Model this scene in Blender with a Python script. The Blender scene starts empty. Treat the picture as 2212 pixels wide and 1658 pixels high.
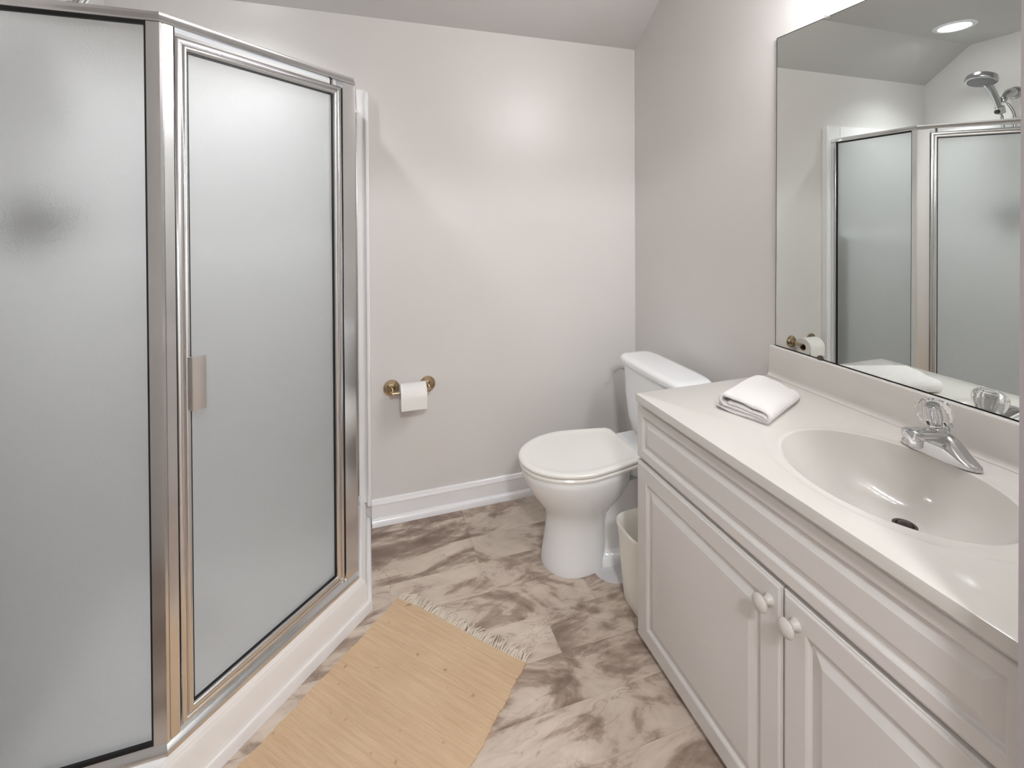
import bpy, bmesh, math, random
from mathutils import Vector, Matrix
random.seed(7)
S = bpy.context.scene
COL = S.collection

# ------------------------------------------------------------------ camera
FPX, PPX, PPY = 998.94, 1114.62, 474.27
YAW, PIT, ROL = 0.3163, -0.0089, -0.0045
cd = bpy.data.cameras.new('camera'); cam = bpy.data.objects.new('camera', cd); COL.objects.link(cam)
F = Vector((math.sin(YAW), math.cos(YAW), 0)); R = Vector((math.cos(YAW), -math.sin(YAW), 0)); U = Vector((0, 0, 1))
F, U = F*math.cos(PIT)+U*math.sin(PIT), U*math.cos(PIT)-F*math.sin(PIT)
R, U = R*math.cos(ROL)+U*math.sin(ROL), U*math.cos(ROL)-R*math.sin(ROL)
M = Matrix((R, U, -F)).transposed().to_4x4(); M.translation = (-1.3565, -2.1254, 1.3579)
cam.matrix_world = M
cd.sensor_fit = 'HORIZONTAL'; cd.sensor_width = 36; cd.lens = FPX/2212*36
cd.shift_x = (1106-PPX)/2212; cd.shift_y = (PPY-829)/2212; cd.clip_start = 0.02
S.camera = cam

# ------------------------------------------------------------------ world, exposure
w = bpy.data.worlds.new('world'); S.world = w; w.use_nodes = True
w.node_tree.nodes['Background'].inputs[0].default_value = (0.9, 0.95, 1, 1)
w.node_tree.nodes['Background'].inputs[1].default_value = 0.3
S.view_settings.view_transform = 'Standard'; S.view_settings.look = 'None'
S.view_settings.gamma = 1; S.view_settings.use_curve_mapping = False
S.view_settings.exposure = 1.95
E_RECESSED, P_RECESSED, E_VANITY, E_HALL_FILL = 5.0, 17.0, 19.5, 43.0      # strength of the lamps and the added hall fill
S.cycles.max_bounces = 14; S.cycles.diffuse_bounces = 7; S.cycles.glossy_bounces = 8
S.cycles.transmission_bounces = 10; S.cycles.sample_clamp_indirect = 4.0
S.cycles.use_denoising = True; S.cycles.blur_glossy = 0.5

# ------------------------------------------------------------------ materials
def srgb(r, g, b):
    f = lambda c: (c/255/12.92) if c/255 <= .04045 else ((c/255+.055)/1.055)**2.4
    return (f(r), f(g), f(b), 1)

def mat(name, col, rough=.5, metal=0, spec=.5, coat=0, bump=None, noise=None, emit=None, trans=0, ior=1.5, sheen=0):
    m = bpy.data.materials.new(name); m.use_nodes = True
    nt = m.node_tree; b = nt.nodes['Principled BSDF']
    b.inputs['Base Color'].default_value = col; b.inputs['Roughness'].default_value = rough
    b.inputs['Metallic'].default_value = metal; b.inputs['Specular IOR Level'].default_value = spec
    b.inputs['Coat Weight'].default_value = coat; b.inputs['Coat Roughness'].default_value = .08
    b.inputs['Transmission Weight'].default_value = trans; b.inputs['IOR'].default_value = ior
    b.inputs['Sheen Weight'].default_value = sheen
    if emit:
        b.inputs['Emission Color'].default_value = emit[0]; b.inputs['Emission Strength'].default_value = emit[1]
    tc = nt.nodes.new('ShaderNodeTexCoord')
    if noise:   # (scale, colour 2, factor)
        n = nt.nodes.new('ShaderNodeTexNoise'); n.inputs['Scale'].default_value = noise[0]; n.inputs['Detail'].default_value = 4
        nt.links.new(tc.outputs['Object'], n.inputs['Vector'])
        mx = nt.nodes.new('ShaderNodeMix'); mx.data_type = 'RGBA'
        mx.inputs[6].default_value = col; mx.inputs[7].default_value = noise[1]
        mr = nt.nodes.new('ShaderNodeMapRange'); mr.inputs[1].default_value = .35; mr.inputs[2].default_value = .65
        mr.inputs[4].default_value = noise[2]
        nt.links.new(n.outputs['Fac'], mr.inputs[0]); nt.links.new(mr.outputs[0], mx.inputs[0])
        nt.links.new(mx.outputs[2], b.inputs['Base Color'])
    if bump:    # (scale, strength, distance)
        n = nt.nodes.new('ShaderNodeTexNoise'); n.inputs['Scale'].default_value = bump[0]; n.inputs['Detail'].default_value = 3
        nt.links.new(tc.outputs['Object'], n.inputs['Vector'])
        bp = nt.nodes.new('ShaderNodeBump'); bp.inputs['Strength'].default_value = bump[1]; bp.inputs['Distance'].default_value = bump[2]
        nt.links.new(n.outputs['Fac'], bp.inputs['Height']); nt.links.new(bp.outputs[0], b.inputs['Normal'])
    return m

M_WALL = mat('greige_satin_paint', srgb(217, 214, 211), .33, spec=.34, bump=(90, .06, .002))
M_CEIL = mat('ceiling_paint', srgb(192, 190, 188), .6, spec=.3, bump=(120, .08, .002))
M_TRIM = mat('white_gloss_trim', srgb(236, 236, 238), .22, spec=.5)
M_JAMB = mat('grey_jamb_paint', srgb(160, 154, 156), .5)
M_FIBRE = mat('white_fibreglass', srgb(236, 235, 235), .15, spec=.5, bump=(9, .02, .004))
M_CHROME = mat('bright_aluminium', (.80, .80, .81, 1), .17, 1, bump=(14, .02, .002))
M_POLISH = mat('polished_chrome', (.66, .66, .67, 1), .05, 1)
M_DULL = mat('satin_aluminium', (.62, .61, .60, 1), .33, 1)
M_NICKEL = mat('warm_polished_nickel', srgb(190, 172, 145), .12, 1)
M_BLACK = mat('black_rubber', (.008, .007, .008, 1), .5)
M_DARK = mat('dark_metal', (.12, .10, .09, 1), .3, 1)
M_PORC = mat('white_porcelain', srgb(234, 235, 236), .08, spec=.5)
M_SEAT = mat('white_plastic_seat', srgb(238, 237, 232), .18, spec=.5)
M_MARBLE = mat('cultured_marble', srgb(205, 201, 195), .12, spec=.5, noise=(3, srgb(211, 207, 203), .6))
M_CAB = mat('white_thermofoil', srgb(211, 207, 204), .34, spec=.4)
M_KNOB = mat('white_ceramic_knob', srgb(200, 194, 189), .3, spec=.4)
M_BIN = mat('cream_plastic', srgb(248, 246, 238), .35)
M_PAPER = mat('toilet_paper', srgb(240, 238, 234), .9, spec=.1, bump=(180, .25, .002))
M_CARD = mat('cardboard', srgb(120, 100, 80), .9)
M_TERRY = mat('white_terry', srgb(244, 240, 238), .95, spec=.1, sheen=.4, bump=(420, .9, .004))
M_ACRYL = mat('clear_acrylic', (1, 1, 1, 1), .02, trans=1, ior=1.49)
M_CLIP = mat('clear_clip', (.95, .95, .95, 1), .08, trans=.8, ior=1.45)
M_MIRROR = mat('mirror_silver', (.76, .79, .765, 1), .0, 1)
M_MEDGE = mat('mirror_edge', (.03, .03, .028, 1), .3)
M_SHOWER = mat('grey_chrome', (.52, .52, .53, 1), .12, 1)
M_VALVE = mat('dark_chrome', (.05, .05, .055, 1), .3, 1)
M_FACE = mat('grey_spray_face', (.16, .16, .16, 1), .4)
M_HOSE = mat('grey_hose', (.42, .42, .43, 1), .3, .9)
M_FRINGE = mat('cotton_fringe', srgb(216, 204, 190), .95, spec=.1)
M_BULB = mat('lit_bulb', (1, 1, 1, 1), .3, emit=((.98, .98, 1, 1), E_VANITY))
M_LENS = mat('lit_lens', (1, 1, 1, 1), .3, emit=((.96, .98, 1, 1), E_RECESSED))
M_HALL_FILL = mat('lit_fill_dome', (1, 1, 1, 1), .3, emit=((.96, .98, 1, 1), E_HALL_FILL))
M_HALLWALL = mat('hall_paint', srgb(214, 208, 202), .5)

def glass_mat(name, rough, bumpstr):
    m = bpy.data.materials.new(name); m.use_nodes = True; nt = m.node_tree; nt.nodes.clear()
    out = nt.nodes.new('ShaderNodeOutputMaterial')
    g = nt.nodes.new('ShaderNodeBsdfGlass'); g.inputs['Color'].default_value = (.87, .875, .87, 1)
    g.inputs['Roughness'].default_value = rough; g.inputs['IOR'].default_value = 1.45
    t = nt.nodes.new('ShaderNodeBsdfTranslucent'); t.inputs['Color'].default_value = (.72, .72, .715, 1)
    d = nt.nodes.new('ShaderNodeBsdfDiffuse'); d.inputs['Color'].default_value = (.72, .72, .715, 1)
    m1 = nt.nodes.new('ShaderNodeMixShader'); m1.inputs[0].default_value = .62
    m2 = nt.nodes.new('ShaderNodeMixShader'); m2.inputs[0].default_value = .22
    tc = nt.nodes.new('ShaderNodeTexCoord'); n = nt.nodes.new('ShaderNodeTexNoise'); n.inputs['Scale'].default_value = 190
    n.inputs['Detail'].default_value = 1; n.inputs['Distortion'].default_value = .6
    bp = nt.nodes.new('ShaderNodeBump'); bp.inputs['Strength'].default_value = bumpstr; bp.inputs['Distance'].default_value = .002
    L = nt.links.new
    L(tc.outputs['Object'], n.inputs['Vector']); L(n.outputs['Fac'], bp.inputs['Height'])
    for k in (g, t, d): L(bp.outputs[0], k.inputs['Normal'])
    L(t.outputs[0], m1.inputs[1]); L(d.outputs[0], m1.inputs[2])
    L(g.outputs[0], m2.inputs[1]); L(m1.outputs[0], m2.inputs[2]); L(m2.outputs[0], out.inputs[0])
    return m
M_FROST = glass_mat('obscure_glass', .35, .3)

def floor_mat():
    m = bpy.data.materials.new('marble_look_vinyl_plank'); m.use_nodes = True; nt = m.node_tree; L = nt.links.new
    b = nt.nodes['Principled BSDF']; b.inputs['Roughness'].default_value = .38; b.inputs['Specular IOR Level'].default_value = .35
    def math_(op, a, c=None, cc=None):
        n = nt.nodes.new('ShaderNodeMath'); n.operation = op
        for i, v in enumerate((a, c, cc)):
            if v is None: continue
            if isinstance(v, (int, float)): n.inputs[i].default_value = v
            else: L(v, n.inputs[i])
        return n.outputs[0]
    tc = nt.nodes.new('ShaderNodeTexCoord'); sp = nt.nodes.new('ShaderNodeSeparateXYZ'); L(tc.outputs['Object'], sp.inputs[0])
    x, y = sp.outputs[0], sp.outputs[1]
    PW, PL = .148, .91
    rowf = math_('DIVIDE', math_('ADD', y, .37 + PW*40), PW); row = math_('FLOOR', rowf)
    # per-row butt joint offsets (rows 41, 39, 38, 37 are the ones the photograph shows)
    rp = nt.nodes.new('ShaderNodeValToRGB'); rp.color_ramp.interpolation = 'CONSTANT'
    offs = {36: .30, 37: 0.0, 38: .783, 39: .588, 40: 1.278-.0, 41: .94, 35: .52, 34: .12, 42: .2, 43: .6, 33: .7}
    offs[39] = 1.278; offs[38] = .588; offs[37] = .783; offs[36] = .33; offs[40] = .94
    ks = sorted(offs); els = rp.color_ramp.elements
    for i, k in enumerate(ks):
        e = els[i] if i < 2 else els.new(0.5)
        e.position = (k-30)/20.0 - .01 if i else 0
    for i, k in enumerate(ks):
        v = (offs[k] % PL)/PL; els[i].color = (v, v, v, 1)
    L(math_('DIVIDE', math_('SUBTRACT', row, 30), 20), rp.inputs[0])
    xs = math_('ADD', math_('DIVIDE', math_('ADD', x, 10*PL), PL), rp.outputs[0])
    plank = math_('FLOOR', xs)
    cv = nt.nodes.new('ShaderNodeCombineXYZ'); L(plank, cv.inputs[0]); L(row, cv.inputs[1])
    wn = nt.nodes.new('ShaderNodeTexWhiteNoise'); wn.noise_dimensions = '3D'; L(cv.outputs[0], wn.inputs[0])
    # pattern coordinates: shifted plank by plank, streaks along the planks
    sc = nt.nodes.new('ShaderNodeVectorMath'); sc.operation = 'SCALE'; L(wn.outputs['Color'], sc.inputs[0]); sc.inputs['Scale'].default_value = 23
    ad = nt.nodes.new('ShaderNodeVectorMath'); L(tc.outputs['Object'], ad.inputs[0]); L(sc.outputs[0], ad.inputs[1])
    mp = nt.nodes.new('ShaderNodeMapping'); mp.inputs['Scale'].default_value = (1, 2.1, 1); mp.inputs['Rotation'].default_value = (0, 0, .2)
    L(ad.outputs[0], mp.inputs[0])
    def noise(scale, detail, dist, rough=.55):
        n = nt.nodes.new('ShaderNodeTexNoise'); n.inputs['Scale'].default_value = scale; n.inputs['Detail'].default_value = detail
        n.inputs['Distortion'].default_value = dist; n.inputs['Roughness'].default_value = rough; L(mp.outputs[0], n.inputs[0]); return n.outputs['Fac']
    n1 = noise(2.6, 6, 1.9, .62); n2 = noise(8, 5, 1.4); n3 = noise(5, 3, 1.4)
    v = math_('ADD', math_('MULTIPLY', n1, .75), math_('MULTIPLY', n2, .25))
    v = math_('ADD', v, math_('MULTIPLY', math_('SUBTRACT', wn.outputs['Value'], .5), .10))
    cr = nt.nodes.new('ShaderNodeValToRGB'); e = cr.color_ramp.elements
    e[0].position = .30; e[0].color = srgb(118, 100, 89); e[1].position = .70; e[1].color = srgb(216, 202, 189)
    for p, c in ((.40, (139, 121, 109)), (.455, (160, 142, 129)), (.49, (174, 157, 143)), (.525, (197, 182, 168)), (.60, (208, 194, 180))):
        q = e.new(p); q.color = srgb(*c)
    L(v, cr.inputs[0])
    # thin dark veins
    vein = math_('ABSOLUTE', math_('SUBTRACT', n3, .5)); vm = nt.nodes.new('ShaderNodeMapRange')
    vm.inputs[1].default_value = 0; vm.inputs[2].default_value = .022; vm.inputs[3].default_value = .42; vm.inputs[4].default_value = 0
    L(vein, vm.inputs[0])
    vmask = noise(4.5, 2, .5); vk = nt.nodes.new('ShaderNodeMapRange'); vk.inputs[1].default_value = .5; vk.inputs[2].default_value = .62; L(vmask, vk.inputs[0])
    mx = nt.nodes.new('ShaderNodeMix'); mx.data_type = 'RGBA'; L(math_('MULTIPLY', vm.outputs[0], vk.outputs[0]), mx.inputs[0])
    L(cr.outputs[0], mx.inputs[6]); mx.inputs[7].default_value = srgb(112, 94, 82)
    # joints
    fr = math_('FRACT', rowf); d1 = math_('MULTIPLY', math_('MINIMUM', fr, math_('SUBTRACT', 1, fr)), PW)
    fx = math_('FRACT', xs); d2 = math_('MULTIPLY', math_('MINIMUM', fx, math_('SUBTRACT', 1, fx)), PL)
    jm = nt.nodes.new('ShaderNodeMapRange'); jm.inputs[1].default_value = .0004; jm.inputs[2].default_value = .0013
    jm.inputs[3].default_value = .22; jm.inputs[4].default_value = 0; L(math_('MINIMUM', d1, d2), jm.inputs[0])
    m2 = nt.nodes.new('ShaderNodeMix'); m2.data_type = 'RGBA'; L(jm.outputs[0], m2.inputs[0]); L(mx.outputs[2], m2.inputs[6])
    m2.inputs[7].default_value = srgb(105, 92, 82)
    # pale round patch beside the toilet foot
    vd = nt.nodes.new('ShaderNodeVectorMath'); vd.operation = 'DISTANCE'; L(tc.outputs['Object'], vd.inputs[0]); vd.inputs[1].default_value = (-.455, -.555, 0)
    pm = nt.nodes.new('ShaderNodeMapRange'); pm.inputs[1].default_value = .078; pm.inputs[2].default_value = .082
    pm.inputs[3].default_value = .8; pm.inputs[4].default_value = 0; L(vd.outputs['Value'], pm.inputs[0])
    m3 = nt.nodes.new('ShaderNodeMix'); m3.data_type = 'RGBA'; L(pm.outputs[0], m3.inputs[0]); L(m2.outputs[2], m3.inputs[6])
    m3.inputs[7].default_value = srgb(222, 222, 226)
    L(m3.outputs[2], b.inputs['Base Color'])
    return m
M_FLOOR = floor_mat()

def rug_mat():
    m = bpy.data.materials.new('woven_tan_cotton'); m.use_nodes = True; nt = m.node_tree; L = nt.links.new
    b = nt.nodes['Principled BSDF']; b.inputs['Roughness'].default_value = .95; b.inputs['Specular IOR Level'].default_value = .1
    tc = nt.nodes.new('ShaderNodeTexCoord')
    mp = nt.nodes.new('ShaderNodeMapping'); mp.inputs['Scale'].default_value = (3, 60, 1); L(tc.outputs['Object'], mp.inputs[0])
    n = nt.nodes.new('ShaderNodeTexNoise'); n.inputs['Scale'].default_value = 2; n.inputs['Detail'].default_value = 5; L(mp.outputs[0], n.inputs[0])
    n2 = nt.nodes.new('ShaderNodeTexNoise'); n2.inputs['Scale'].default_value = 5; n2.inputs['Detail'].default_value = 3; L(tc.outputs['Object'], n2.inputs[0])
    n3 = nt.nodes.new('ShaderNodeTexNoise'); n3.inputs['Scale'].default_value = 28; n3.inputs['Detail'].default_value = 1; L(tc.outputs['Object'], n3.inputs[0])
    cr = nt.nodes.new('ShaderNodeValToRGB'); e = cr.color_ramp.elements
    e[0].position = .25; e[0].color = srgb(190, 161, 129); e[1].position = .62; e[1].color = srgb(214, 187, 156)
    ad = nt.nodes.new('ShaderNodeMath'); ad.operation = 'MULTIPLY_ADD'; L(n2.outputs['Fac'], ad.inputs[0]); ad.inputs[1].default_value = .35
    sb = nt.nodes.new('ShaderNodeMath'); sb.operation = 'MULTIPLY'; L(n.outputs['Fac'], sb.inputs[0]); sb.inputs[1].default_value = .65; L(sb.outputs[0], ad.inputs[2])
    L(ad.outputs[0], cr.inputs[0])
    fk = nt.nodes.new('ShaderNodeMapRange'); fk.inputs[1].default_value = .72; fk.inputs[2].default_value = .78; fk.inputs[4].default_value = .55; L(n3.outputs['Fac'], fk.inputs[0])
    mx = nt.nodes.new('ShaderNodeMix'); mx.data_type = 'RGBA'; L(fk.outputs[0], mx.inputs[0]); L(cr.outputs[0], mx.inputs[6]); mx.inputs[7].default_value = srgb(140, 100, 60)
    L(mx.outputs[2], b.inputs['Base Color'])
    wv = nt.nodes.new('ShaderNodeTexNoise'); wv.inputs['Scale'].default_value = 1; wv.inputs['Detail'].default_value = 2
    mp2 = nt.nodes.new('ShaderNodeMapping'); mp2.inputs['Scale'].default_value = (35, 330, 1); L(tc.outputs['Object'], mp2.inputs[0]); L(mp2.outputs[0], wv.inputs[0])
    bp = nt.nodes.new('ShaderNodeBump'); bp.inputs['Strength'].default_value = .55; bp.inputs['Distance'].default_value = .004
    L(wv.outputs['Fac'], bp.inputs['Height']); L(bp.outputs[0], b.inputs['Normal'])
    return m
M_RUG = rug_mat()

# ------------------------------------------------------------------ mesh helpers
class MB:
    def __init__(s): s.v = []; s.f = []
    def add(s, vs, fs):
        o = len(s.v); s.v += [tuple(map(float, p)) for p in vs]; s.f += [tuple(o+i for i in f) for f in fs]; return s
    def box(s, x0, x1, y0, y1, z0, z1):
        return s.add([(x0,y0,z0),(x1,y0,z0),(x1,y1,z0),(x0,y1,z0),(x0,y0,z1),(x1,y0,z1),(x1,y1,z1),(x0,y1,z1)],
                     [(3,2,1,0),(4,5,6,7),(0,1,5,4),(1,2,6,5),(2,3,7,6),(3,0,4,7)])
    def loft(s, rings, cap0=True, cap1=True, closed=False):
        n = len(rings[0]); vs = [p for r in rings for p in r]; fs = []; k = len(rings)
        for i in range(k if closed else k-1):
            a, b = i*n, ((i+1) % k)*n
            for j in range(n): fs.append((a+j, a+(j+1) % n, b+(j+1) % n, b+j))
        if not closed:
            if cap0: fs.append(tuple(range(n))[::-1])
            if cap1: fs.append(tuple((k-1)*n+j for j in range(n)))
        return s.add(vs, fs)
    def prism(s, poly, z0, z1):
        return s.loft([[(x, y, z0) for x, y in poly], [(x, y, z1) for x, y in poly]])
    def lathe(s, prof, org, axis=(0, 0, 1), n=40, caps=True, facet=None):
        ax = Vector(axis).normalized(); t = Vector((0, 0, 1)) if abs(ax.z) < .9 else Vector((1, 0, 0))
        e1 = (t - ax*t.dot(ax)).normalized(); e2 = ax.cross(e1); o = Vector(org); rings = []
        for r, h in prof:
            rings.append([o + ax*h + (e1*math.cos(2*math.pi*j/n)+e2*math.sin(2*math.pi*j/n))*max(r, 1e-5)*(facet(j, h) if facet else 1) for j in range(n)])
        return s.loft(rings, caps, caps)
    def tube(s, pts, r, n=14):
        pts = [Vector(p) for p in pts]; rings = []; prev = None
        for i, p in enumerate(pts):
            t = (pts[min(i+1, len(pts)-1)] - pts[max(i-1, 0)]).normalized()
            if prev is None:
                e1 = t.orthogonal().normalized()
            else:
                e1 = (prev - t*prev.dot(t)).normalized()
            prev = e1; e2 = t.cross(e1); rr = r[i] if isinstance(r, (list, tuple)) else r
            rings.append([p + (e1*math.cos(2*math.pi*j/n)+e2*math.sin(2*math.pi*j/n))*rr for j in range(n)])
        return s.loft(rings)

ORG = {}
def obj(name, mb, material, parent=None, smooth=40, bevel=0, seg=2, subsurf=0, fix=True):
    me = bpy.data.meshes.new(name)
    org = ORG.get(parent.name, Vector((0, 0, 0))) if parent else Vector((0, 0, 0))
    me.from_pydata([Vector(v)-org for v in mb.v], [], mb.f); me.update()
    if fix:
        bm = bmesh.new(); bm.from_mesh(me); bmesh.ops.recalc_face_normals(bm, faces=bm.faces); bm.to_mesh(me); bm.free()
    me.materials.append(material)
    o = bpy.data.objects.new(name, me); COL.objects.link(o)
    if smooth:
        me.polygons.foreach_set('use_smooth', [True]*len(me.polygons)); me.set_sharp_from_angle(angle=math.radians(smooth))
    if bevel:
        b = o.modifiers.new('bevel', 'BEVEL'); b.width = bevel; b.segments = seg; b.limit_method = 'ANGLE'; b.angle_limit = math.radians(35); b.harden_normals = False
    if subsurf:
        q = o.modifiers.new('subsurf', 'SUBSURF'); q.levels = subsurf; q.render_levels = subsurf
    if parent:
        o.parent = parent; ORG[o.name] = org
    return o

def thing(name, label, cat, loc, group=None):
    o = bpy.data.objects.new(name, None); COL.objects.link(o); o.location = loc; o.empty_display_size = .05
    o['label'] = label; o['category'] = cat
    if group: o['group'] = group
    ORG[o.name] = Vector(loc); return o

def tag(o, label, cat, group=None):
    o['label'] = label; o['category'] = cat
    if group: o['group'] = group
    return o

def struct(name, mb, material, parent=None, **k):
    o = obj(name, mb, material, parent, **k)
    if not parent: o['kind'] = 'structure'
    return o

def superellipse(cx, cy, a, b, z, n=48, e=2.0, b2=None, a2=None):
    """closed ring; a2 = semi-axis towards +x when different, exponents e"""
    out = []
    for j in range(n):
        t = 2*math.pi*j/n; c, s_ = math.cos(t), math.sin(t)
        aa = (a2 if (a2 is not None and c > 0) else a); bb = b
        out.append((cx + aa*math.copysign(abs(c)**(2/e), c), cy + bb*math.copysign(abs(s_)**(2/e), s_), z))
    return out

def rect_frame(O, Sv, N, s0, s1, z0, z1, prof, cap=False, closed_prof=True):
    """mitred frame swept round a rectangle in the plane O + s*Sv + z*Z ; prof = [(inset, outward)]"""
    O, Sv, N = Vector(O), Vector(Sv), Vector(N); mb = MB(); rings = []
    for cs, cz, ds, dz in ((s0, z0, 1, 1), (s1, z0, -1, 1), (s1, z1, -1, -1), (s0, z1, 1, -1)):
        rings.append([O + Sv*(cs+ds*u) + Vector((0, 0, cz+dz*u)) + N*d for u, d in prof])
    if closed_prof:
        mb.loft(rings, closed=True)
    else:
        n = len(prof); vs = [p for r in rings for p in r]; fs = []
        for i in range(4):
            a, b = i*n, ((i+1) % 4)*n
            for j in range(n-1): fs.append((a+j, b+j, b+j+1, a+j+1))
        if cap: fs.append(tuple(i*n+n-1 for i in range(4)))
        fs.append(tuple(i*n for i in range(4))[::-1])
        mb.add(vs, fs)
    return mb

# ------------------------------------------------------------------ room
XL, ZC, YS, ZF, YF, YH = -2.2755, 2.2266, -.2466, 2.4142, -1.78, -4.2
struct('floor', MB().box(XL-.1, .1, YH-.1, .1, -.06, 0), M_FLOOR)
T = .1
def gable(x0, x1):
    poly = [(T, -.06), (T, ZC+.02), (0, ZC), (YS, ZF), (YH, ZF), (YH, -.06)]
    return MB().loft([[(x0, y, z) for y, z in poly], [(x1, y, z) for y, z in poly]])
struct('wall_right', gable(0, T), M_WALL, smooth=0)
struct('wall_left', gable(XL-T, XL), M_WALL, smooth=0)
struct('wall_back', MB().box(XL, 0, 0, T, -.06, ZC), M_WALL, smooth=0)
cp = [(T, ZC-.02), (0, ZC), (YS, ZF), (YH, ZF), (YH, ZF+.1), (YS-.02, ZF+.1), (T, ZC+.12)]
struct('ceiling', MB().loft([[(XL, y, z) for y, z in cp], [(0, y, z) for y, z in cp]]), M_CEIL, smooth=0)
JX0, JX1, DH = -1.68, -.593, 2.06
wf = MB().box(JX1, 0, YF-.12, YF, -.06, ZF).box(XL, JX0, YF-.12, YF, -.06, ZF).box(JX0, JX1, YF-.12, YF, DH, ZF)
struct('wall_front', wf, M_WALL, smooth=0)
struct('wall_hall', MB().box(XL, 0, YH-.1, YH, -.06, ZF), M_HALLWALL, smooth=0)
# doorway lining (the grey strip at the right border of the photograph)
tr = MB().box(JX1-.002, JX1+.0, YF-.125, YF, 0, DH).box(JX0, JX0+.002, YF-.125, YF, 0, DH).box(JX0, JX1, YF-.125, YF, DH-.002, DH)
struct('trim_1', tr, M_JAMB, smooth=0)
# baseboards with cap and shoe moulding
bp_ = [(0, .109), (.006, .109), (.0085, .106), (.0095, .100), (.0125, .096), (.0145, .088), (.012, .085), (.012, .030), (.017, .0285), (.0235, .023), (.028, .012), (.029, 0), (0, 0)]
struct('baseboard_back', MB().loft([[(x, -d, z) for d, z in bp_] for x in (-1.3355, 0)]), M_TRIM, smooth=30)
struct('baseboard_right', MB().loft([[(-d, y, z) for d, z in bp_] for y in (-.02, -.845)]), M_TRIM, smooth=30)

# ------------------------------------------------------------------ lamps
LX, LY = -1.828, -.407
t = thing('recessed_light', 'white recessed ceiling light over the shower, seen lit in the mirror', 'ceiling light', (LX, LY, ZF))
obj('trim_ring', MB().lathe([(.070, -.001), (.071, -.006), (.080, -.009), (.094, -.005), (.096, 0)], (LX, LY, ZF), n=56, caps=False), M_TRIM, t)
obj('lens', MB().lathe([(.001, -.003), (.071, -.003)], (LX, LY, ZF), n=56, caps=False), M_LENS, t)
ld = bpy.data.lights.new('recessed_lamp', 'SPOT'); ld.energy = P_RECESSED; ld.color = (.93, .97, 1); ld.spot_size = math.radians(118); ld.spot_blend = 1; ld.shadow_soft_size = .06
lo_ = bpy.data.objects.new('recessed_lamp', ld); COL.objects.link(lo_); lo_.parent = t; lo_.location = (0, 0, -.014)
VZ = 2.13
t = thing('vanity_light', 'chrome vanity light bar with round bulbs above the mirror', 'wall light', (0, -1.37, VZ))
obj('backplate', MB().box(-.045, 0, -1.77, -1.11, VZ-.055, VZ+.055), M_POLISH, t, bevel=.006)
for y in (-1.20, -1.36, -1.52, -1.68):
    c = obj('socket', MB().lathe([(.024, .04), (.024, .082), (.018, .086)], (0, y, VZ), (-1, 0, 0), 24), M_POLISH, t)
    pr = [(.012, .084)] + [(.045*math.sin(a), .132-.045*math.cos(a)) for a in [math.pi*k/14 for k in range(2, 15)]]
    obj('bulb', MB().lathe(pr, (0, y, VZ), (-1, 0, 0), 28), M_BULB, t)
t = thing('hall_fill_light', 'added round fill light on the hall ceiling behind the doorway', 'ceiling light', (-1.25, -3.0, ZF))  # unseen lamp added behind the camera as fill for the bathroom
obj('base', MB().lathe([(.17, 0), (.17, -.02)], (-1.25, -3.0, ZF), n=40), M_TRIM, t)
obj('fill_dome', MB().lathe([(.16, -.02), (.15, -.05), (.11, -.08), (.05, -.095), (.001, -.098)], (-1.25, -3.0, ZF), n=40), M_HALL_FILL, t)

# ------------------------------------------------------------------ shower base and surround
A = Vector((-1.790, -.892)); B = Vector((-1.385, -.487))
PX, PYA = -1.340, -.937                                # outer faces of the base at the floor
KF = .8765                                             # 45 degree outer line y = x + KF
inner = [(XL+.004, -.892), (A.x, A.y), (B.x, B.y), (-1.385, -.004)]
outer = [(XL+.004, PYA), (PYA-KF, PYA), (PX, PX+KF), (PX, -.004)]
def ring(tt, z): return [(i[0]*(1-tt)+o[0]*tt, i[1]*(1-tt)+o[1]*tt, z) for i, o in zip(inner, outer)]
def inring(d, z):
    k = A.y-A.x + d*math.sqrt(2)
    return [(XL+.004, A.y+d, z), (A.y+d-k, A.y+d, z), (B.x-d, B.x-d+k, z), (B.x-d, -.004, z)]
t = thing('shower_pan', 'white corner shower pan with an angled front curb', 'shower pan', (-1.85, -.45, 0))
rows = [inring(.06, .055), inring(.052, .075), inring(.046, .125), inring(.034, .138), ring(0, .139), ring(.12, .1375), ring(.24, .133), ring(.30, .1265), ring(.34, .1255), ring(.38, .123), ring(.42, .117), ring(.46, .1155), ring(.51, .111), ring(.55, .100), ring(.58, .08), ring(.61, .052), ring(.68, .038), ring(.74, .036), ring(.90, .034), ring(.97, .030), ring(1, .024), ring(1, 0)]
mb = MB(); n = 4
vs = [p for r in rows for p in r]; fs = []
for i in range(len(rows)-1):
    for j in range(3): fs.append((i*n+j, i*n+j+1, (i+1)*n+j+1, (i+1)*n+j))
vs += [(XL+.004, -.004, .055)]; fs.append((0, 1, 2, 3, len(vs)-1))
mb.add(vs, fs)
obj('basin', mb, M_FIBRE, t, smooth=28)
obj('drain', MB().lathe([(.045, .056), (.045, .060), (.036, .062), (.001, .060)], (-1.86, -.41, 0), n=32), M_DARK, t)

t = thing('shower_surround', 'glossy white moulded shower wall liner in the corner', 'shower wall liner', (-1.85, -.02, .12))
ST = 1.902
W0, LZ = .022, 1.215
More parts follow.
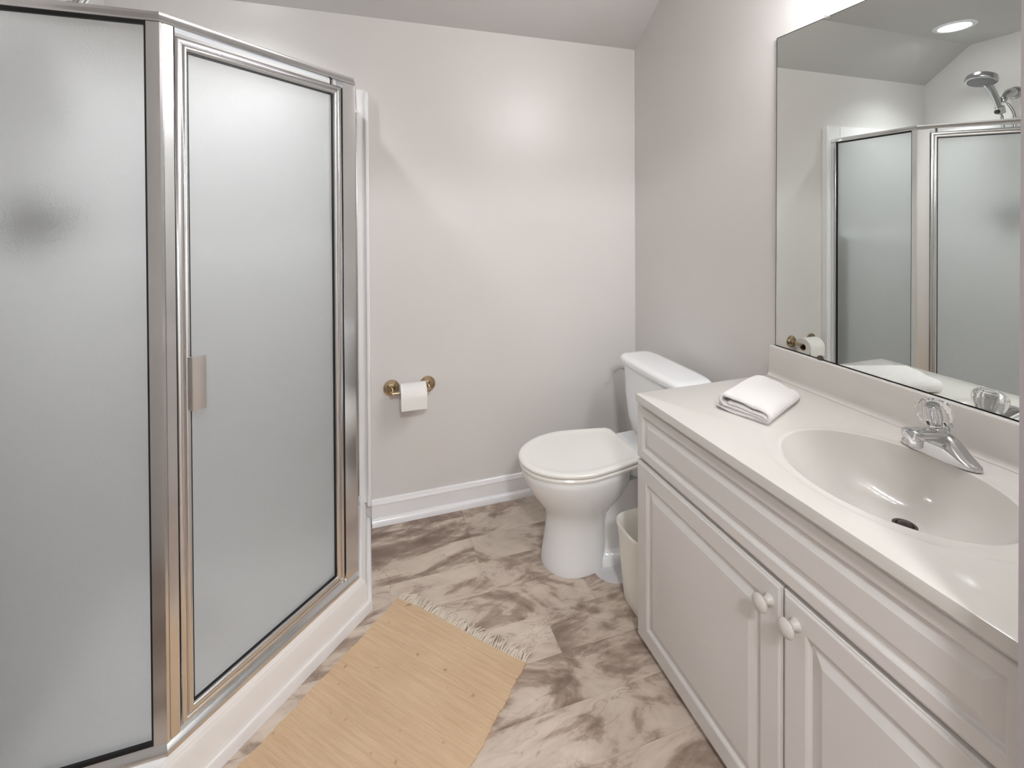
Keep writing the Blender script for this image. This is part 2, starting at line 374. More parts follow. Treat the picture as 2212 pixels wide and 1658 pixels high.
# back wall liner, with a moulded ledge below which it stands further out
def liner(f):
    prof = [(0.002, ST), (W0-.004, ST), (W0, ST-.006), (W0, LZ+.02), (W0+.004, LZ+.008), (W0+.05, LZ), (W0+.056, LZ-.012), (W0+.05, .14), (W0+.05, .075), (.002, .075)]
    return [f(d, z) for d, z in prof]
mb = MB().loft([liner(lambda d, z, x=x: (x, -d, z)) for x in (XL+.003, -1.46)])
mb.box(-1.462, -1.352, -W0, -.002, .115, ST)
mb.loft([[(-1.354, -.002, z), (-1.354, -.034, z), (-1.349, -.039, z), (-1.341, -.039, z), (-1.337, -.034, z), (-1.336, -.002, z)] for z in (.105, ST-.012)])
obj('back_panel', mb, M_FIBRE, t, smooth=35)
mb = MB().loft([liner(lambda d, z, y=y: (XL+d, y, z)) for y in (-.003, -.80)])
mb.box(XL+.002, XL+W0, -.93, -.798, .14, ST)
obj('side_panel', mb, M_FIBRE, t, smooth=35)

# ------------------------------------------------------------------ shower enclosure
enc = thing('shower_enclosure', 'chrome framed corner shower enclosure with frosted glass panels and angled door', 'shower enclosure', (-1.6, -.7, .137))
n1, n2, n3 = Vector((0, -1)), Vector((1, -1)).normalized(), Vector((1, 0))
mA = (n1+n2)/(1+n1.dot(n2)); mB_ = (n2+n3)/(1+n2.dot(n3))
LW = Vector((XL+.024, A.y)); BW = Vector((B.x, -.024))
def run(P0, m0, P1, m1, prof):
    return MB().loft([[((P0+m0*o).x, (P0+m0*o).y, z) for o, z in prof], [((P1+m1*o).x, (P1+m1*o).y, z) for o, z in prof]])
hdr = [(-.034, 1.794), (-.004, 1.794), (.001, 1.7955), (.0025, 1.799), (.001, 1.803), (-.002, 1.808), (-.003, 1.813), (-.002, 1.8175), (-.006, 1.8185), (-.034, 1.8185)]
sil = [(-.036, .1385), (.003, .1385), (.003, .146), (.0, .151), (-.006, .155), (-.010, .163), (-.014, .166), (-.036, .166)]
segs = ((LW, n1, A, mA), (A, mA, B, mB_), (B, mB_, BW, n3))
for P0, m0, P1, m1 in segs: obj('header_rail', run(P0, m0, P1, m1, hdr), M_CHROME, enc, smooth=30)
for P0, m0, P1, m1 in segs: obj('sill_rail', run(P0, m0, P1, m1, sil), M_CHROME, enc, smooth=30)
dd = Vector((1, 1)).normalized()
def post(P, d0, l0, m, d1, l1, nn0, nn1, notch):
    """corner post: arms l0 along d0 and l1 along d1 from P"""
    th = .030
    out = [P+d0*l0-nn0*.001, P+d0*.008, P+m*.001]
    if notch: out += [P+d1*.0055, P+d1*.006-nn1*.004, P+d1*.0075-nn1*.004, P+d1*.008]
    else: out += [P+d1*.008]
    out += [P+d1*l1]
    inn = [P+d1*l1-nn1*th, P-m*th, P+d0*l0-nn0*th]
    return [(p.x, p.y) for p in out+inn]
Lf, Rt = Vector((-1, 0)), Vector((0, 1))
obj('corner_post', MB().prism(post(A, Lf, .026, mA, dd, .0275, n1, n2, True), .166, 1.794), M_CHROME, enc, smooth=25)
obj('corner_post', MB().prism(post(B, Rt, .024, mB_, -dd, .0515, n3, n2, False), .166, 1.794), M_CHROME, enc, smooth=25)
obj('wall_jamb', MB().box(LW.x-.022+.02, LW.x+.025, A.y, A.y+.030, .166, 1.794), M_CHROME, enc, bevel=.002)
obj('wall_jamb', MB().box(B.x-.030, B.x, -.052, -.0235, .166, 1.794), M_CHROME, enc, bevel=.002)
def pane(O, Sv, N, s0, s1, z0, z1, d=-.014, th=.005):
    O, Sv, N = Vector(O), Vector(Sv), Vector(N); mb = MB(); q = []
    for k in (d, d-th):
        for s_, z in ((s0, z0), (s1, z0), (s1, z1), (s0, z1)): q.append(O+Sv*s_+N*k+Vector((0, 0, z)))
    return mb.add(q, [(0, 1, 2, 3), (7, 6, 5, 4), (0, 4, 5, 1), (1, 5, 6, 2), (2, 6, 7, 3), (3, 7, 4, 0)])
GK = [(-.002, -.005), (.0055, -.006), (.0055, -.013), (-.002, -.013)]
a3 = lambda v: (v.x, v.y, 0)
# fixed panel on the left
sA = (A-LW).length
p = obj('side_panel', pane(a3(LW), (1, 0, 0), (0, -1, 0), .025, sA-.026, .166, 1.794), M_FROST, enc, smooth=0)
obj('gasket', rect_frame(a3(LW), (1, 0, 0), (0, -1, 0), .025, sA-.026, .166, 1.793, GK), M_BLACK, p, smooth=0)
# return panel against the back wall
sB = (BW-B).length
p = obj('side_panel', pane(a3(B), (0, 1, 0), (1, 0, 0), .024, sB-.028, .166, 1.794), M_FROST, enc, smooth=0)
obj('gasket', rect_frame(a3(B), (0, 1, 0), (1, 0, 0), .024, sB-.028, .166, 1.793, GK), M_BLACK, p, smooth=0)
# the angled door
D3, N3 = (dd.x, dd.y, 0), (n2.x, n2.y, 0)
dprof = [(0, -.030), (0, -.006), (.0015, -.002), (.0055, 0), (.011, .0), (.0125, -.002), (.0135, -.007), (.0145, -.003), (.018, .001), (.0235, .001), (.0275, -.003), (.029, -.008), (.029, -.030)]
door = obj('shower_door', rect_frame(a3(A), D3, N3, .031, .518, .172, 1.7765, dprof), M_CHROME, enc, smooth=50)
obj('glass_pane', pane(a3(A), D3, N3, .0595, .4895, .2005, 1.748), M_FROST, door, smooth=0)
obj('gasket', rect_frame(a3(A), D3, N3, .060, .489, .201, 1.7475, [(-.002, -.008), (.0035, -.008), (.0035, -.0135), (-.002, -.0135)]), M_BLACK, door, smooth=0)
def dpt(s_, o, z): q = A+dd*s_+n2*o; return (q.x, q.y, z)
hz0, hz1 = .905, 1.030
sec = [(.050, -.004), (.050, .020), (.0525, .022), (.078, .026), (.0785, .0235), (.055, .019), (.0535, -.004)]
obj('door_handle', MB().loft([[dpt(s_, o, z) for s_, o in sec] for z in (hz0, hz1)]), M_DULL, door, smooth=30)
for z in (1.775, .163): obj('hinge_pin', MB().tube([dpt(.490, -.016, z), dpt(.490, -.016, z+.021)], .0045, 12), M_DARK, door)
obj('latch_stop', MB().loft([[dpt(s_, o, z) for s_, o in ((.028, -.010), (.036, -.010), (.036, -.026), (.028, -.026))] for z in (1.777, 1.7935)]), M_BLACK, door, smooth=0)

# ------------------------------------------------------------------ shower fittings on the left wall
SY = -.460
t = thing('hand_shower', 'chrome hand shower with hose on the left wall above the enclosure', 'shower head', (XL, SY, 2.062))
obj('wall_flange', MB().lathe([(.036, 0), (.036, .006), (.030, .018), (.016, .026), (.010, .030)], (XL, SY, 2.062), (1, 0, -.1), 32), M_SHOWER, t)
arm = [(XL+.010, SY, 2.062), (XL+.040, SY, 2.060), (XL+.068, SY+.002, 2.052), (XL+.09, SY+.004, 2.040), (XL+.104, SY+.005, 2.028)]
obj('shower_arm', MB().tube(arm, [.026, .030, .024, .013, .011], 18), M_SHOWER, t, subsurf=1)
obj('swivel_nut', MB().lathe([(.010, -.006), (.017, 0), (.019, .012), (.015, .028), (.010, .034)], (XL+.100, SY+.004, 2.028), (.30, 0, -1), 24), M_SHOWER, t)
hl = [(-2.163, SY+.008, 1.925), (-2.150, SY+.010, 1.960), (-2.130, SY+.012, 2.005), (-2.100, SY+.014, 2.050), (-2.062, SY+.016, 2.087), (-2.03, SY+.018, 2.105)]
hd = obj('handle', MB().tube(hl, [.0105, .0135, .016, .018, .021, .018], 18), M_SHOWER, t, subsurf=1)
hax = Vector((.30, 0, -1)).normalized(); hc = (-2.003, SY+.020, 2.122)
obj('spray_head', MB().lathe([(.02, -.026), (.052, -.024), (.067, -.014), (.071, 0), (.071, .012), (.066, .018), (.058, .019)], hc, hax, 44), M_SHOWER, t)
obj('spray_face', MB().lathe([(.060, .012), (.060, .0195), (.040, .021), (.001, .021)], hc, hax, 44), M_FACE, hd)
obj('spray_lever', MB().lathe([(.006, 0), (.006, .016), (.004, .018)], Vector(hc)+hax*.019+Vector((-.055, 0, -.012)), hax, 12), M_DARK, t)
obj('holder', MB().lathe([(.014, -.02), (.021, -.016), (.021, .022), (.016, .026)], (-2.155, SY+.009, 1.952), (.35, 0, 1), 24), M_DULL, t)
obj('holder_knob', MB().lathe([(.010, 0), (.012, .004), (.012, .018), (.009, .022)], (-2.138, SY+.010, 1.945), (1, 0, -.2), 16), M_DARK, t)
hose = [(-2.166, SY+.008, 1.93)]
for k in range(25):
    a = k/24; hose.append((-2.166-.024*a, SY+.006-.045*a, 1.90-.30*math.sin(a*math.pi)))
hose.append((-2.192, SY-.03, 1.95)); hose.append((-2.176, SY-.006, 2.000))
obj('hose', MB().tube(hose, .0075, 10), M_HOSE, t, subsurf=1)
t = thing('shower_valve', 'round chrome shower valve, a dark blur behind the frosted glass', 'shower valve', (XL+W0, SY, 1.345))
obj('escutcheon', MB().lathe([(.085, 0), (.085, .004), (.07, .012), (.04, .018), (.03, .05), (.026, .055)], (XL+W0, SY, 1.345), (1, 0, 0), 44), M_VALVE, t)
obj('lever_handle', MB().lathe([(.026, .05), (.040, .06), (.042, .085), (.030, .098), (.001, .10)], (XL+W0, SY, 1.345), (1, 0, 0), 32), M_VALVE, t)

# ------------------------------------------------------------------ vanity cabinet
CY0, CY1, CXF = -.845, -1.775, -.515
t = thing('vanity_cabinet', 'white vanity cabinet with raised panel doors along the right wall', 'vanity cabinet', (-.26, -1.31, 0))
obj('carcass', MB().box(CXF, CXF+.018, CY1, CY0, 0, .7715).box(CXF+.018, -.002, CY0-.016, CY0, 0, .7715).box(CXF+.018, -.002, CY1, CY1+.016, 0, .7715).box(CXF+.018, -.002, CY1+.016, CY0-.016, .05, .066), M_CAB, t)
def raised(y0, y1, z0, z1, stile, rail, th=.020, name='door', ogee=True):
    # proud edges rounded, frame flat, cove groove, bevel up to the raised centre
    O, Sv, N = (CXF-.001, y0, 0), (0, -1, 0), (-1, 0, 0); wdt = y0-y1
    prof = [(0, 0), (0, th-.006), (.0015, th-.004), (.0045, th-.004), (.0055, th-.0015), (.008, th)]
    f = [(stile, th), (stile+.004, th-.002), (stile+.006, th-.0075), (stile+.009, th-.0095), (stile+.012, th-.0085), (stile+.034, th-.001), (stile+.036, th), (stile+.04, th)]
    mb = rect_frame(O, Sv, N, 0, wdt, z0, z1, prof+f, cap=True, closed_prof=False)
    return obj(name, mb, M_CAB, t, smooth=24)
def raised_drawer(y0, y1, z0, z1):
    th = .020; O, Sv, N = (CXF-.001, y0, 0), (0, -1, 0), (-1, 0, 0)
    prof = [(0, 0), (0, th-.006), (.0015, th-.004), (.0045, th-.004), (.0055, th-.0015), (.008, th), (.031, th), (.034, th-.002), (.036, th-.0075), (.039, th-.0095), (.041, th-.009), (.058, th-.002), (.0595, th-.001), (.062, th-.001)]
    return obj('drawer_front', rect_frame(O, Sv, N, 0, y0-y1, z0, z1, prof, cap=True, closed_prof=False), M_CAB, t, smooth=24)
raised_drawer(CY0-.0, CY1, .590, .762)
DM = -1.3875
d1 = raised(CY0-.0, DM+.0015, .018, .580, .052, .052)
d2 = raised(DM-.0015, CY1, .018, .580, .052, .052)
kp = [(.0125, 0), (.0125, .003), (.0085, .008), (.0075, .014), (.011, .019), (.0175, .023), (.019, .027), (.0165, .032), (.009, .0355), (.001, .0365)]
for d, y, z in ((d1, -1.357, .532), (d2, -1.421, .532)):
    obj('knob', MB().lathe(kp, (CXF-.021, y, z), (-1, 0, 0), 32), M_KNOB, d)

# ------------------------------------------------------------------ vanity top with moulded basin
HX, HZ = -.553, .800
EC = (-.291, -1.432); EA, EB = .1775, .2126
XB, Y0, Y1 = -.0015, -.868, -1.778
t = thing('countertop', 'cream cultured marble vanity top with moulded oval basin', 'countertop', (-.28, -1.32, .773))
ANG = sorted(set([2*math.pi*k/120 for k in range(120)] + [math.atan2(y-EC[1], x-EC[0]) % (2*math.pi) for x in (HX, XB) for y in (Y0, Y1)]))
def edge_ray(a, ins=0):
    c, s_ = math.cos(a), math.sin(a); best = 1e9
    for lim, comp, o in ((HX+ins, c, EC[0]), (XB-ins, c, EC[0]), (Y0-ins, s_, EC[1]), (Y1+ins, s_, EC[1])):
        if abs(comp) > 1e-9:
            q = (lim-o)/comp
            if q > 1e-9: best = min(best, q)
    return best
def ell(a, ea, eb): return 1/math.sqrt((math.cos(a)/ea)**2+(math.sin(a)/eb)**2)
BD = .119
def skew(f): return .055*(1-f*f)
rings = []
def rg(fn, dx=0): rings.append([(EC[0]+dx+r*math.cos(a), EC[1]+r*math.sin(a), z) for a in ANG for r, z in [fn(a)]])
DRX = .030
def bowl(f):
    r = f; z = HZ-.007-BD*(1-r**2.7)
    def g(a): return (ell(a, EA, EB)*f, z)
    return g
for f in (.12, .18, .26, .36, .46, .56, .66, .74, .81, .87, .92, .96, .985): rg(bowl(f), skew(f))
rg(lambda a: (ell(a, EA, EB)*1.0+.001, HZ-.0045)); rg(lambda a: (ell(a, EA, EB)+.006, HZ-.0025)); rg(lambda a: (ell(a, EA, EB)+.011, HZ-.0027))
def outr(k, z):
    def g(a):
        r = min(ell(a, EA+.026, EB+.052)*k, edge_ray(a, .012)); return (r, z)
    return g
rg(outr(.97, HZ-.0027)); rg(outr(1.0, HZ-.0012)); rg(outr(1.03, HZ))
rg(lambda a: (max(edge_ray(a, .0030), 0), HZ)); rg(lambda a: (edge_ray(a, .0008), HZ-.0008)); rg(lambda a: (edge_ray(a), HZ-.003)); rg(lambda a: (edge_ray(a), HZ-.024)); rg(lambda a: (edge_ray(a, .003), HZ-.027)); rg(lambda a: (edge_ray(a, .05), HZ-.027))
mb = MB().loft(rings, cap0=True, cap1=False)
obj('counter_slab', mb, M_MARBLE, t, smooth=32)
bs = [(-.0015, .797), (-.030, .8005), (-.024, .802), (-.0205, .807), (-.019, .815), (-.0175, .898), (-.016, .9015), (-.013, .903), (-.0015, .903)]
obj('backsplash', MB().loft([[(x, y, z) for x, z in bs] for y in (Y0-.001, Y1)]), M_MARBLE, t, smooth=50)
dz = HZ-.007-BD
obj('drain', MB().lathe([(.0225, dz+.0005), (.0225, dz+.003), (.017, dz+.004), (.015, dz+.001), (.012, dz+.006), (.001, dz+.0085)], (EC[0]+.055, EC[1], 0), n=32), M_DARK, t)

# ------------------------------------------------------------------ faucet
FX, FY = -.097, -1.418
t = thing('basin_faucet', 'chrome basin faucet with clear faceted knob', 'faucet', (FX, FY, HZ))
secs = []
for k in range(33):
    u = -1+2*k/32; y = FY+.079*u
    wx = .025*math.sqrt(max(1-abs(u)**3.2, .0))+.0004
    q = min(1, max(0, (.92-abs(u))/.72)); q = q*q*(3-2*q)
    h = .005 + .010*math.sqrt(max(1-abs(u)**4, 0)) + .042*q
    sec_ = []
    for j in range(20):
        a = math.pi*j/19; c, s_ = math.cos(a), math.sin(a)
        sec_.append((FX + wx*math.copysign(abs(c)**.55, c)*(1-.28*max(s_, 0)**2*(1 if h > .02 else .5)), y, HZ+h*abs(s_)**.6))
    secs.append(sec_)
obj('base', MB().loft(secs), M_POLISH, t, smooth=60)
# spout: flat topped, rising slightly, thick nose
sp = []
for x, zt, zb, wy in ((FX+.016, .852, .820, .017), (FX+.004, .858, .822, .0195), (FX-.014, .862, .826, .0205), (FX-.035, .866, .838, .0205), (FX-.058, .8695, .847, .0202), (FX-.080, .8725, .850, .020), (FX-.094, .8745, .851, .0195), (FX-.102, .875, .8515, .017), (FX-.106, .8735, .853, .011)):
    zc, hz = (zt+zb)/2, (zt-zb)/2; rr = []
    for j in range(24):
        a = 2*math.pi*j/24; c, s_ = math.cos(a), math.sin(a)
        rr.append((x, FY+wy*math.copysign(abs(c)**.5, c), zc+hz*math.copysign(abs(s_)**.5, s_)))
    sp.append(rr)
s_ob = obj('spout', MB().loft(sp), M_POLISH, t, smooth=60)
obj('aerator', MB().lathe([(.0155, .002), (.0155, -.014), (.0135, -.0165)], (FX-.084, FY, .8515), n=28), M_POLISH, s_ob)
kax = Vector((-.22, 0, 1)).normalized()
obj('collar', MB().lathe([(.020, -.012), (.019, .004), (.015, .008), (.012, .018)], (FX-.006, FY, .856), kax, 28), M_POLISH, t)
fac = lambda j, h: 1 - (.07 if j % 2 else 0)
kprof = [(.015, 0), (.020, .004), (.0275, .014), (.0325, .026), (.0345, .037), (.0335, .046), (.029, .054), (.022, .0595), (.012, .062), (.001, .0625)]
kn = obj('knob', MB().lathe(kprof, Vector((FX-.004, FY+.005, .866)), kax, 20, facet=fac), M_ACRYL, t, smooth=12)
obj('knob_core', MB().lathe([(.0085, .002), (.0085, .022), (.011, .026), (.011, .044), (.001, .045)], Vector((FX-.004, FY+.005, .866)), kax, 16), M_POLISH, kn)
obj('lift_rod', MB().lathe([(.003, 0), (.003, .058), (.0065, .060), (.0075, .065), (.005, .070), (.001, .071)], (FX+.034, FY+.002, HZ-.001), (.05, 0, 1), 16), M_POLISH, t)

# ------------------------------------------------------------------ mirror
t = thing('wall_mirror', 'large frameless wall mirror above the countertop', 'mirror', (0, -1.33, .905))
MY0, MY1, MZ0, MZ1 = -.884, -1.778, .9045, 1.963
q = [(-.0058, MY0, MZ0), (-.0058, MY1, MZ0), (-.0058, MY1, MZ1), (-.0058, MY0-.005, MZ1)]
mb = MB().add(q+[(-.0012, y, z) for _, y, z in q], [(7, 6, 5, 4), (0, 4, 5, 1), (1, 5, 6, 2), (2, 6, 7, 3), (3, 7, 4, 0)])
obj('backing', mb, M_MEDGE, t, smooth=0)
c = Vector((-.006, -1.33, 1.43)); ins = lambda p, k: (-.0062, p[1] + (k if p[1] < -1.3 else -k), p[2] + (k if p[2] < 1.4 else -k))
obj('silvered_glass', MB().add([ins(p, .0025) for p in q]+[(-.0059, *ins(p, .0025)[1:]) for p in q], [(0, 1, 2, 3), (7, 6, 5, 4), (0, 4, 5, 1), (1, 5, 6, 2), (2, 6, 7, 3), (3, 7, 4, 0)]), M_MIRROR, t, smooth=0)
obj('clip', MB().lathe([(.009, 0), (.009, .006), (.006, .010), (.001, .011)], (-.002, -1.072, 1.966), (-1, 0, 0), 18), M_CLIP, t)
obj('clip', MB().lathe([(.008, 0), (.008, .006), (.005, .009), (.001, .010)], (-.004, -1.051, .909), (-1, 0, 0), 18), M_DARK, t)

# ------------------------------------------------------------------ washcloth
mb = MB()
FL, FR, BL, BR = Vector((-.392, -1.043)), Vector((-.348, -1.180)), Vector((-.112, -.906)), Vector((-.112, -1.076))
path = [(.20, .021), (.35, .022), (.55, .022), (.78, .0195), (.90, .019), (.945, .0155), (.90, .0125), (.7, .0125), (.4, .0135), (.18, .0135), (.075, .0165), (.05, .025), (.075, .034), (.16, .0375), (.4, .0375), (.7, .0345), (.90, .0315), (.975, .027), (1.0, .018), (.97, .008), (.9, .0045), (.6, .0045), (.3, .0045), (.05, .0045), (-.01, .007), (-.03, .0085)]
# smooth the path (Catmull-Rom)
def cr(pts, m=3):
    o = []
    for i in range(len(pts)-1):
        p0, p1, p2, p3 = pts[max(i-1, 0)], pts[i], pts[i+1], pts[min(i+2, len(pts)-1)]
        for k in range(m):
            u = k/m; o.append(tuple(.5*((2*p1[c])+(-p0[c]+p2[c])*u+(2*p0[c]-5*p1[c]+4*p2[c]-p3[c])*u*u+(-p0[c]+3*p1[c]-3*p2[c]+p3[c])*u**3) for c in (0, 1)))
    return o+[pts[-1]]
pth = cr(path); rings = []
for i in range(29):
    v = i/28; wv = .15
    hs = 1.12 - .30*v**2 - (.55*((v-.9)/.1)**2 if v > .9 else 0)
    top, bot = [], []
    for j, (u, z) in enumerate(pth):
        a_, b_ = pth[max(j-1, 0)], pth[min(j+1, len(pth)-1)]
        tx, tz = (b_[0]-a_[0])*wv, b_[1]-a_[1]; L_ = math.hypot(tx, tz) or 1
        nx, nz = -tz/L_, tx/L_; th = .0036
        for lst, sg in ((top, 1), (bot, -1)):
            uu = u+sg*nx*th/wv; zz = (z+sg*nz*th)
            vv = v + .012*math.sin(j*.35) * (1-v) * .6
            uu_ = .5+(uu-.5)*(1-.10*max(0, (v-.8)/.2)**2)
            P = (FL*(1-uu_)+FR*uu_)*(1-vv) + (BL*(1-uu_)+BR*uu_)*vv
            zz = max(zz*hs, .0008) + (.0014*math.sin(7*u+5*v)+.001*math.sin(17*u-9*v))*(1 if zz > .01 else 0)
            lst.append((P.x, P.y, HZ+zz))
    rings.append(top+bot[::-1])
mb.loft(rings)
o = obj('washcloth', mb, M_TERRY, None, smooth=180)
tag(o, 'folded white terry washcloth lying on the countertop', 'washcloth')

# ------------------------------------------------------------------ toilet
TY = -.452
t = thing('toilet', 'white two piece toilet with closed lid beside the vanity', 'toilet', (-.42, TY, 0))
def egg(z, xf, xb, b, xm, n=56, e=2.0, flat=None):
    """egg outline: front tip xf, back xb, half width b at xm"""
    out = []
    for j in range(n):
        a = 2*math.pi*j/n; c, s_ = math.cos(a), math.sin(a)
        if c < 0: x, y = xm + (xm-xf)*c, b*s_
        else:
            x = xm+(xb-xm)*(abs(c)**(2/e)); y = b*math.copysign(abs(s_)**(2/e), s_)
        out.append((x, TY+y, z))
    return out
def lidshape(z, off, n=60):
    """seat outline: rounded front, sides narrowing to a straight hinge edge at the back"""
    xf, xm, xb, b, bb = -.796+off, -.565, -.334-off, .178-off, .136-off*.6
    pts = []
    for j in range(n+1):
        a = math.pi/2 + math.pi*j/n; pts.append((xm+(xm-xf)*math.cos(a), TY+b*math.sin(a), z))
    m = 14; side = []
    for k in range(1, m+1):
        u = k/m; x = xm+(xb-xm)*u; y = b-(b-bb)*(u**1.3)
        side.append((x, y))
    r = .018
    lo = [(x, TY-y, z) for x, y in side[:-1]] + [(xb-.012, TY-bb*1.02, z), (xb, TY-bb+.016, z)]
    hi = [(xb, TY+bb-.016, z), (xb-.012, TY+bb*1.02, z)] + [(x, TY+y, z) for x, y in side[:-1]][::-1]
    return pts + lo + hi
# bowl: rim, bulge, waist, pedestal
prof = [(0, -.706, -.46, .112, -.585, 2.6), (.012, -.708, -.46, .113, -.585, 2.6), (.04, -.702, -.455, .108, -.58, 2.6), (.10, -.692, -.45, .101, -.575, 2.6), (.155, -.685, -.45, .098, -.57, 2.5), (.19, -.686, -.44, .101, -.565, 2.3), (.222, -.700, -.41, .114, -.56, 2.1), (.255, -.725, -.37, .134, -.56, 2.05), (.295, -.754, -.34, .152, -.56, 2), (.33, -.773, -.33, .164, -.565, 2), (.36, -.783, -.325, .170, -.57, 2), (.380, -.785, -.32, .172, -.57, 2), (.386, -.781, -.322, .168, -.57, 2)]
mb = MB().loft([egg(z, xf, xb, b, xm, e=e) for z, xf, xb, b, xm, e in prof])
# trapway body and foot behind the pedestal, rear deck under the tank
mb.loft([superellipse(-.34, TY, .20, hw, z, 40, 3.2) for z, hw in ((0, .105), (.022, .106), (.034, .098), (.044, .070), (.12, .064), (.24, .066), (.31, .085))])
mb.loft([superellipse(-.22, TY, ax, hw, z, 40, 3.5) for z, hw, ax in ((.30, .085, .13), (.33, .115, .15), (.355, .136, .158), (.382, .142, .160), (.388, .138, .156))])
obj('bowl', mb, M_PORC, t, smooth=50)
obj('seat', MB().loft([lidshape(.3865, .010), lidshape(.389, .004), lidshape(.397, .002), lidshape(.4025, .006), lidshape(.4035, .012)]), M_SEAT, t, smooth=35)
lid = MB().loft([lidshape(.4065, .006), lidshape(.409, .001), lidshape(.4165, 0), lidshape(.4205, .003), lidshape(.4225, .008), lidshape(.4228, .020), lidshape(.4205, .030), lidshape(.4200, .040)])
lo = obj('lid', lid, M_SEAT, t, smooth=35)
def tank_ring(z, x0, x1, hw, e=5): return superellipse((x0+x1)/2, TY-.005, (x1-x0)/2, hw, z, 64, e)
obj('tank', MB().loft([tank_ring(.388, -.215, -.09, .165), tank_ring(.395, -.222, -.085, .180), tank_ring(.45, -.230, -.082, .196), tank_ring(.55, -.237, -.080, .208), tank_ring(.688, -.242, -.078, .216)]), M_PORC, t, smooth=50)
obj('tank_lid', MB().loft([tank_ring(.688, -.248, -.072, .221), tank_ring(.690, -.254, -.067, .227), tank_ring(.704, -.256, -.066, .229), tank_ring(.713, -.252, -.069, .226), tank_ring(.719, -.240, -.078, .216), tank_ring(.721, -.215, -.10, .19)]), M_PORC, t, smooth=50)
obj('flush_lever', MB().lathe([(.010, 0), (.010, .009), (.007, .012)], (-.215, TY+.202, .648), (-.15, 1, 0), 16).tube([(-.217, TY+.212, .648), (-.245, TY+.210, .646), (-.275, TY+.195, .642)], [.005, .005, .006], 12), M_POLISH, t)
obj('bolt_cap', MB().lathe([(.016, 0), (.016, .008), (.011, .018), (.001, .022)], (-.36, TY-.088, .035), n=20), M_PORC, t)

# ------------------------------------------------------------------ wastebasket between toilet and vanity
t = thing('wastebasket', 'cream plastic wastebasket between the toilet and vanity cabinet', 'wastebasket', (-.41, -.742, 0))
def wr(z, k, e=4.5): return superellipse(-.385, -.741, .105+.030*k, .070+.022*k, z, 56, e)
out_ = [wr(.0, .02), wr(.006, .12), wr(.08, .34), wr(.255, .78), wr(.262, .90), wr(.276, .93), wr(.279, .88), wr(.276, .82), wr(.25, .70), wr(.08, .27), wr(.012, .05)]
obj('bin', MB().loft(out_), M_BIN, t, smooth=50)

# ------------------------------------------------------------------ toilet paper holder and roll
PXL, PXR, PZ = -1.248, -1.089, .594
t = thing('toilet_paper_holder', 'nickel toilet paper holder with round rosettes on the back wall', 'toilet paper holder', (-1.168, 0, PZ))
for x in (PXL, PXR):
    ro = obj('rosette', MB().lathe([(.0355, 0), (.0355, .004), (.033, .008), (.026, .009), (.0235, .0125), (.012, .015), (.0095, .022)], (x, 0, PZ), (0, -1, 0), 40), M_NICKEL, t)
    obj('post', MB().tube([(x, -.012, PZ), (x, -.035, PZ-.001), (x, -.062, PZ-.003), (x, -.072, PZ-.005)], [.0085, .0075, .0085, .0105], 16), M_NICKEL, ro, subsurf=1)
obj('roller', MB().tube([(PXL, -.066, PZ-.004), (PXR, -.066, PZ-.004)], .0068, 16), M_NICKEL, t)
RR = .052; rc = (-1.160, -.066, PZ-.018)
mb = MB(); x0, x1 = rc[0]-.055, rc[0]+.055
mb.lathe([(.020, x0-rc[0]), (RR-.001, x0-rc[0]), (RR, x0-rc[0]+.001), (RR, x1-rc[0]-.001), (RR-.001, x1-rc[0]), (.020, x1-rc[0]), (.020, x0-rc[0])], rc, (1, 0, 0), 48, caps=False)
# loose sheet hanging down in front
sh = []
for k in range(9):
    if k < 5: a = math.radians(40-10*k); y, z = rc[1]-(RR+.0008)*math.cos(a), rc[2]+(RR+.0008)*math.sin(a)
    else: y, z = rc[1]-RR-.0008+.0006*(k-4), rc[2]-.012*(k-4)
    sh.append((y, z))
mb.loft([[(x0+.001, y, z), (x1-.001, y, z), (x1-.001, y+.0008, z), (x0+.001, y+.0008, z)] for y, z in sh])
r_ = thing('toilet_paper_roll', 'white roll of toilet paper on the holder', 'toilet paper', rc)
obj('paper', mb, M_PAPER, r_, smooth=40)
obj('cardboard_core', MB().lathe([(.0185, -.055), (.020, -.055), (.020, .055), (.0185, .055), (.0185, -.055)], rc, (1, 0, 0), 32, caps=False), M_CARD, r_)

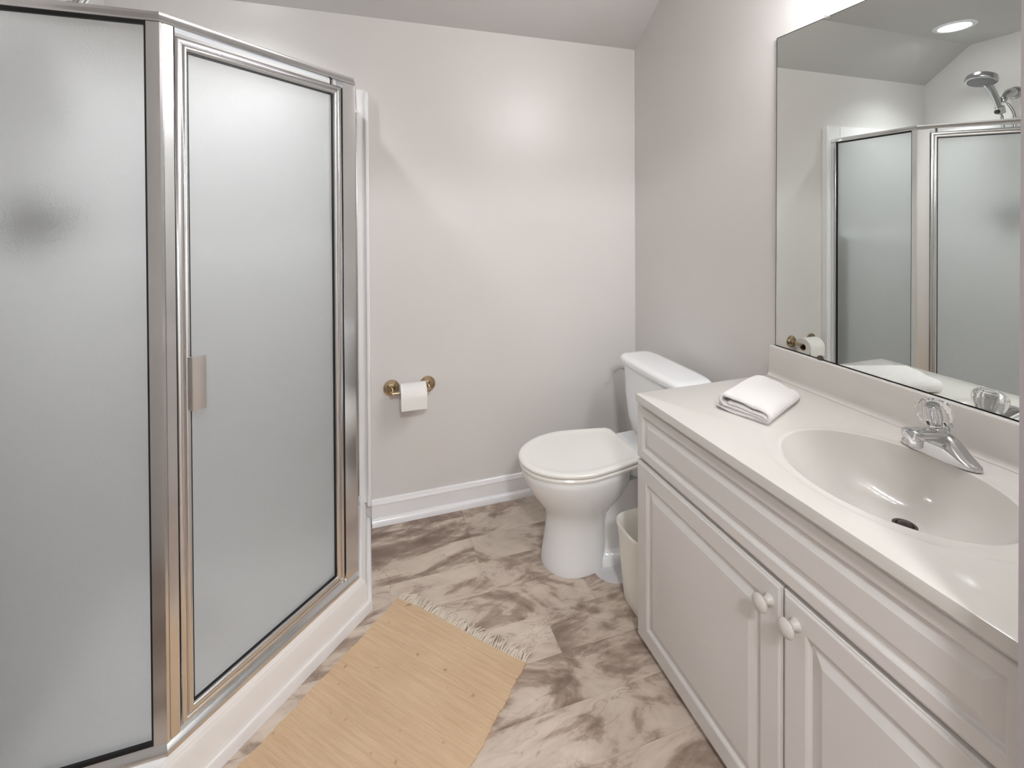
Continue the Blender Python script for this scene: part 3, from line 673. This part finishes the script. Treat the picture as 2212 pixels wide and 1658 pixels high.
# ------------------------------------------------------------------ rug
t = thing('rag_rug', 'tan woven cotton rug with fringe lying before the shower door', 'rug', (-1.25, -.445, 0))
t.rotation_euler = (0, 0, math.radians(-46.2))
RW, RL = .507, .80
def rugmesh():
    mb = MB(); nx, ny = 90, 130; vs = []; fs = []
    for top in (1, 0):
        for j in range(ny+1):
            for i in range(nx+1):
                u, v = i/nx, j/ny; x, y = u*RW, -v*RL
                ed = .0018*math.sin(47*v+.8*math.sin(9*v))+.0012*math.sin(143*v+1)+.0010*math.sin(311*v)
                x += ed*(2*u-1)
                y += .004*math.sin(6*u)*(1-v)
                z = .0005
                if top:
                    z = .0048+.0007*math.sin(19*v+3*u)+.0005*math.sin(43*v-4*u)
                    z += .003*max(0, v-.55)*math.sin(40*v+1.5*u)*max(0, 1-u*1.6)
                    z += .004*max(0, (u-.97)/.03)*(math.sin(31*v) > .2) * .5
                vs.append((x, y, z))
    N_ = (nx+1)*(ny+1)
    for j in range(ny):
        for i in range(nx):
            a = j*(nx+1)+i; fs.append((a, a+nx+1, a+nx+2, a+1)); b = a+N_; fs.append((b, b+1, b+nx+2, b+nx+1))
    bd = [j*(nx+1) for j in range(ny+1)] + [ny*(nx+1)+i for i in range(1, nx+1)] + [j*(nx+1)+nx for j in range(ny-1, -1, -1)] + [i for i in range(nx-1, 0, -1)]
    for k in range(len(bd)):
        a, b = bd[k], bd[(k+1) % len(bd)]; fs.append((a, b, b+N_, a+N_))
    return mb.add(vs, fs)
ORG[t.name] = Vector((0, 0, 0))
obj('woven_body', rugmesh(), M_RUG, t, smooth=60)
mb = MB(); rnd = random.Random(3)
for k in range(62):
    x = .006+k*(RW-.012)/61
    for q in range(3):
        x0_ = x+rnd.uniform(-.003, .003); lean = rnd.uniform(-.012, .016) + .010*math.sin(k*.5); ln = rnd.uniform(.026, .044)*(1.25 if k > 57 else 1)
        y0_ = .004*math.sin(6*x/RW)
        pts = [(x0_, y0_-.003, .0045), (x0_+lean*.2, y0_+ln*.3, .0085), (x0_+lean*.6, y0_+ln*.7, .0055), (x0_+lean, y0_+ln, .0022)]
        mb.tube(pts, [.0016, .002, .0018, .0012], 5)
fr_ = obj('fringe', mb, M_FRINGE, t, smooth=60)
fr_['label'] = 'pale cotton fringe'; fr_['kind'] = 'stuff'
